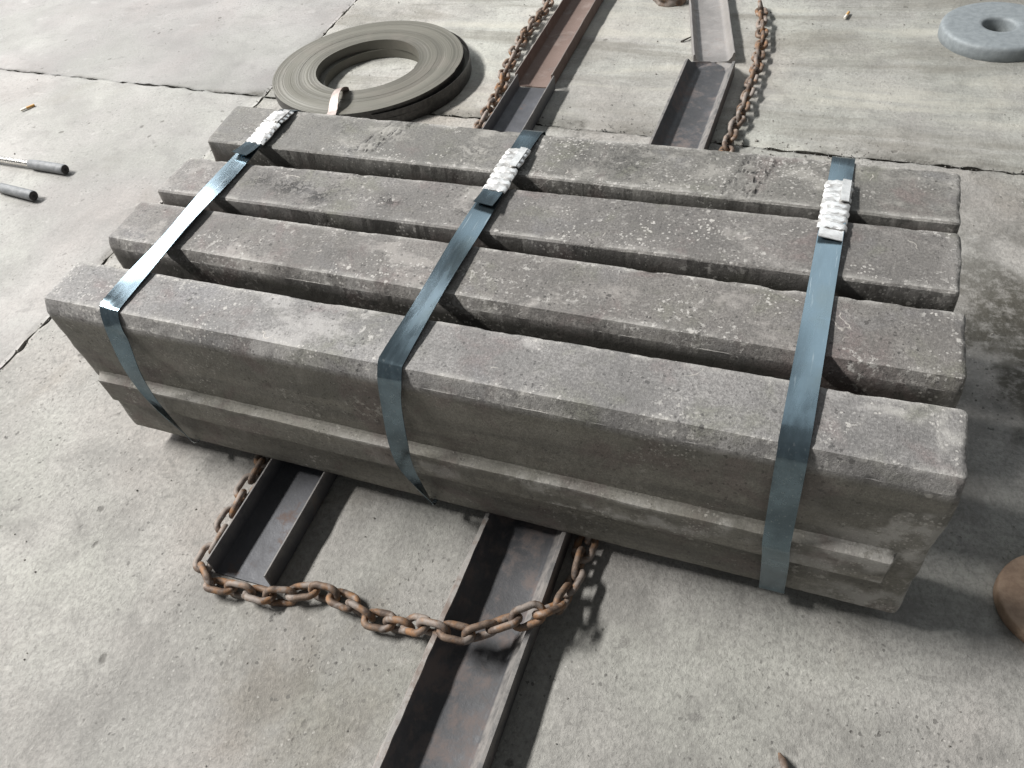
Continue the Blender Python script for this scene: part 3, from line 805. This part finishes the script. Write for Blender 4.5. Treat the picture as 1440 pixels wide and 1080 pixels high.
# ------------------------------------------------------------------ coil of strapping
coil = empty('strapping_coil', (-.222, 1.565, 0))
tag(coil, 'flat coil of dark steel strapping lying behind the bundle', 'strap coil')
def winding(name, cx, cy, z0, z1, ri, ro, seed, mat, rings=34, tilt=0.0):
    na = 120; V_ = []; F = []
    rnd = random.Random(seed)
    prof = [(ri, z0)]
    for k in range(rings):
        a = ri + (ro - ri) * k / rings; b = ri + (ro - ri) * (k + 1) / rings
        z = z1 + rnd.uniform(-.00015, .00015) * (5 if rnd.random() < .08 else 1)  + .0035 * math.sin(k / rings * 3.1 + seed) * 0
        prof += [(a, z), (b - .00025, z)]
    prof += [(ro, z1 - .003), (ro, z0)]
    m = len(prof)
    for i in range(na):
        th = 2 * math.pi * i / na
        for j, (r, z) in enumerate(prof):
            r2 = r * (1 + .006 * math.sin(2 * th + seed) + .0018 * math.sin(7 * th + seed * 2)) + (th / (2 * math.pi)) * .003
            zz = z + (.0012 * math.sin(3 * th + r * 40 + seed) if z > z0 + .001 else 0) + tilt * r2 * math.cos(th - .3)
            V_.append((cx + r2 * math.cos(th), cy + r2 * math.sin(th), zz))
    for i in range(na):
        for j in range(m):
            F.append((i * m + j, ((i + 1) % na) * m + j, ((i + 1) % na) * m + (j + 1) % m, i * m + (j + 1) % m))
    o = mk(name, V_, F, mat, coil, True, 30)
    o.data.materials.append(M['coil_side'])          # the flat outer turn is dark, the stacked edges are paler
    for fi, p in enumerate(o.data.polygons):
        if fi % m in (m - 2, m - 1, m - 3): p.material_index = 1
    return o
winding('lower_winding', .010, .004, .001, .031, .172, .334, 4, M['coil'], 20)
winding('upper_winding', -.004, -.001, .0305, .064, .178, .329, 9, M['coil'], 46, .004)
# the bent tie that holds the turns together
ti, to = Vector((.012, -.172)), Vector((.052, -.345))
Lp, Rp = [], []
for i in range(22):
    f = i / 21
    q = ti.lerp(to, f)
    z = .066 + .022 * math.sin(math.pi * min(1, f * 1.25)) ** .8 if f < .8 else .066
    if i == 0: z = .010
    if i == 21: z = .008
    nx = Vector((.026, .006))
    Lp.append((q.x - nx.x, q.y - nx.y, z)); Rp.append((q.x + nx.x * .2, q.y + nx.y * .2, z + .012 * math.sin(math.pi * f)))
ribbon('tie_band', Lp, Rp, M['tie'], coil, .0014)
# the outer free turn standing off the coil
V1, V2 = [], []
for i in range(50):
    th = R_(-62 + i * 2.6); r = .337 + .008 * math.sin(math.pi * i / 49)
    V1.append((r * math.cos(th), r * math.sin(th), .004)); V2.append((r * math.cos(th), r * math.sin(th), .052))
ribbon('outer_turn', V1, V2, M['coil_side'], coil, .0012)

# ------------------------------------------------------------------ round castings on the floor
def lathe(name, prof, na, mat, parent=None, closed=True, seed=0, amp=.0):
    V_ = []; m = len(prof); F = []
    for i in range(na):
        th = 2 * math.pi * i / na
        for r, z in prof:
            p = np.array([[r * math.cos(th), r * math.sin(th), z]])
            d = amp * float(fbm(p, 14, 4, seed)[0]) if amp else 0
            V_.append(((r + d) * math.cos(th), (r + d) * math.sin(th), z + (d * .6 if z > .01 else 0)))
    for i in range(na):
        for j in range(m if closed else m - 1):
            F.append((i * m + j, ((i + 1) % na) * m + j, ((i + 1) % na) * m + (j + 1) % m, i * m + (j + 1) % m))
    return mk(name, V_, F, mat, parent, True, 50)
rp = [(.047, .001), (.045, .006), (.045, .036), (.048, .043), (.054, .0455)] + [(.054 + (.153 - .054) * k / 12, .0465 + .0004 * math.sin(k * 2)) for k in range(1, 13)] + [(.159, .0445), (.163, .0405), (.1645, .034), (.165, .02), (.164, .006), (.161, .001)]
d = lathe('ring_casting', rp, 96, M['disc'], None, True, 3, .0005)
d.location = (1.709, 2.080, 0)
tag(d, 'thick grey ring casting with a small bore, cut off by the top right corner', 'ring casting')
bp_ = [(.0005, .0262), (.03, .0262), (.06, .0260), (.0835, .0258), (.0855, .0250), (.0862, .0235), (.0865, .010), (.0860, .003), (.084, .001), (.04, .001), (.0005, .001)]
d = lathe('round_plate', bp_, 72, M['brown'], None, False, 8, .0010)
d.location = (1.738, .112, 0)
tag(d, 'rust brown round plate in the bundle\'s shadow at the right edge', 'round plate')

# ------------------------------------------------------------------ hand tool with two handles reaching in from the left
tool = empty('crimping_tool', (-1.80, .83, 0))
tag(tool, 'long handled hand tool, two grey rubber grips reaching in at the left edge', 'hand tool')
def rod(name, a, b, rs, mat, parent, m=20):
    a, b = Vector(a), Vector(b); t = (b - a).normalized(); x = t.orthogonal().normalized(); y = t.cross(x)
    V_ = []; n = len(rs)
    for f, r in rs:
        p = a.lerp(b, f)
        for j in range(m):
            q = 2 * math.pi * j / m; V_.append(p + (x * math.cos(q) + y * math.sin(q)) * r)
    F = grid_faces(n, m, 0, True)
    F.append(tuple(range(m - 1, -1, -1))); F.append(tuple((n - 1) * m + j for j in range(m)))
    return mk(name, [v - parent_loc(parent) for v in V_], F, mat, parent, True, 40)
def parent_loc(p):
    v = Vector((0, 0, 0))
    while p: v += p.location; p = p.parent
    return v
for (gx, gy, gx2, gy2, rx, ry) in ((-.983, .858, -1.140, .864, -1.80, .885), (-.980, .712, -1.150, .730, -1.80, .797)):
    g0 = Vector((gx, gy, .0175)); g1 = Vector((gx2, gy2, .0175)); dirv = (Vector((rx, ry, .018)) - g1).normalized()
    rod('handle', g1 - dirv * -.0 + Vector((.01, 0, 0)), (rx, ry, .018), [(0, .0105), (.5, .0105), (1, .0115)], M['rod'], tool)
    g = rod('grip', g1, g0, [(0, .0122), (.015, .0142), (.10, .0146), (.12, .0156), (.5, .0160), (.95, .0164), (.985, .0160), (1, .0148)], M['grip'], tool)
    e = rod('grip_cap', g0 - (g1 - g0).normalized() * -.001, g0 + (g0 - g1).normalized() * .0016, [(0, .0146), (.6, .0144), (1, .0120)], M['gripend'], g)
    e.parent = g
    rod('bore', g0 + (g0 - g1).normalized() * .0005, g0 + (g0 - g1).normalized() * .0020, [(0, .0050), (1, .0048)], M['hole'], g)
jw = rod('jaw', (-1.79, .84, .018), (-1.93, .845, .018), [(0, .030), (.15, .044), (.6, .040), (.9, .024), (1, .014)], M['chan_a'], tool, 16)

# ------------------------------------------------------------------ litter
def butt(a, b, label):
    a, b = Vector(a), Vector(b); e = empty('cigarette_butt', a); tag(e, label, 'cigarette butt', 'cigarette butts on the floor')
    mid = a.lerp(b, .42)
    rod('paper_tube', a, mid, [(0, .0030), (.1, .0042), (1, .0043)], M['paper'], e, 12)
    rod('filter', mid, b, [(0, .0044), (.6, .0043), (.95, .0043), (1, .0036)], M['filter'], e, 12)
butt((-1.497, 1.178, .005), (-1.470, 1.222, .0055), 'cigarette butt on the pale slab at the left edge')
butt((1.262, 2.178, .005), (1.272, 2.222, .0055), 'orange cigarette butt near the top right, left of the ring casting')
def rock(name, loc, size, seed, mat, label=None, cat=None, parent=None, sq=(1, .8, .7)):
    bm = bmesh.new(); bmesh.ops.create_icosphere(bm, subdivisions=3, radius=1)
    for v in bm.verts:
        p = np.array([[v.co.x, v.co.y, v.co.z]])
        k = 1 + .35 * float(fbm(p, 1.3, 4, seed)[0])
        v.co = Vector((v.co.x * sq[0], v.co.y * sq[1], v.co.z * sq[2])) * k * size
    me = bpy.data.meshes.new(name); bm.to_mesh(me); bm.free(); me.materials.append(mat)
    me.polygons.foreach_set('use_smooth', [True] * len(me.polygons))
    o = bpy.data.objects.new(name, me); COL.objects.link(o); o.location = loc
    if parent: o.parent = parent
    if label: tag(o, label, cat)
    return o
rock('rust_scrap', (.655, 2.262, .018), .050, 4, M['rust'], 'rusty lump of scrap at the top edge between the two channels', 'scrap lump', sq=(1.15, .85, .5))
# small orange-brown piece at the bottom edge
pts = [(1.366, -.236, .007), (1.371, -.246, .012), (1.377, -.258, .011), (1.385, -.275, .007)]
cpt = catmull(pts, 5); V_ = []
for i, p in enumerate(cpt):
    r = .0042 * (0.45 + .9 * min(1, i / 5))
    for j in range(10): V_.append((p.x + r * math.cos(j * .6283), p.y + .25 * r * math.cos(j * .6283), p.z + r * math.sin(j * .6283)))
F = grid_faces(len(cpt), 10, 0, True); F += [tuple(range(9, -1, -1)), tuple((len(cpt) - 1) * 10 + j for j in range(10))]
o = mk('bent_nail', V_, F, M['rust']); tag(o, 'short rust orange bent nail at the bottom edge', 'nail')
# twig by the top channel
pts = [(.763, 1.957, .004), (.775, 1.972, .006), (.786, 1.99, .005), (.799, 2.004, .008)]
cpt = catmull(pts, 5); V_ = []
for i, p in enumerate(cpt):
    r = .0026 * (1.4 - .8 * i / len(cpt))
    for j in range(7): V_.append((p.x + r * math.cos(j * .8976), p.y, p.z + r * math.sin(j * .8976)))
F = grid_faces(len(cpt), 7, 0, True); F += [tuple(range(6, -1, -1)), tuple((len(cpt) - 1) * 7 + j for j in range(7))]
o = mk('twig', V_, F, M['twig']); tag(o, 'tiny dark twig left of the shallow grey channel', 'twig')
# crumbs of concrete and dust lying along the open joint and round the bundle: nobody could count them
rnd = random.Random(11); V_ = []; F = []
def crumb(x, y, s, z0=0.0):
    b = len(V_); h = s * rnd.uniform(.5, .9)
    a0 = rnd.uniform(0, 6.28)
    for j in range(5):
        a = a0 + j * 1.2566; q = s * rnd.uniform(.7, 1.15); V_.append((x + q * math.cos(a), y + q * math.sin(a), z0 - .001))
    for j in range(5):
        a = a0 + j * 1.2566 + .3; q = s * rnd.uniform(.3, .8); V_.append((x + q * math.cos(a), y + q * math.sin(a), z0 + h * rnd.uniform(.6, 1)))
    for j in range(5):
        F.append((b + j, b + (j + 1) % 5, b + 5 + (j + 1) % 5, b + 5 + j))
    F.append(tuple(b + 5 + j for j in range(5)))
for i in range(700):
    x = rnd.uniform(-.3, 2.1); y = jy(x) + rnd.gauss(0, .028) * (1 if rnd.random() < .7 else 2.5)
    crumb(x, y, abs(rnd.gauss(0, .0014)) + .0007)
for i in range(900):
    x = rnd.uniform(-1.8, 2.0); y = rnd.uniform(-.55, 2.5)
    if x < -.5 and rnd.random() < .75: continue
    if -.03 < x < 1.53 and -.03 < y < .7: continue
    crumb(x, y, abs(rnd.gauss(0, .0013)) + .0006)
for i in range(260):
    y = rnd.uniform(-.2, 2.5); x = -.583 - .0523 * (y - 1.41) + rnd.gauss(0, .007)
    crumb(x, y, abs(rnd.gauss(0, .0015)) + .0008)
o = mk('concrete_crumbs', V_, F, M['crumb'], None, False); tag(o, kind='stuff')
o['label'] = 'loose crumbs of concrete scattered over the slabs and along the joint'
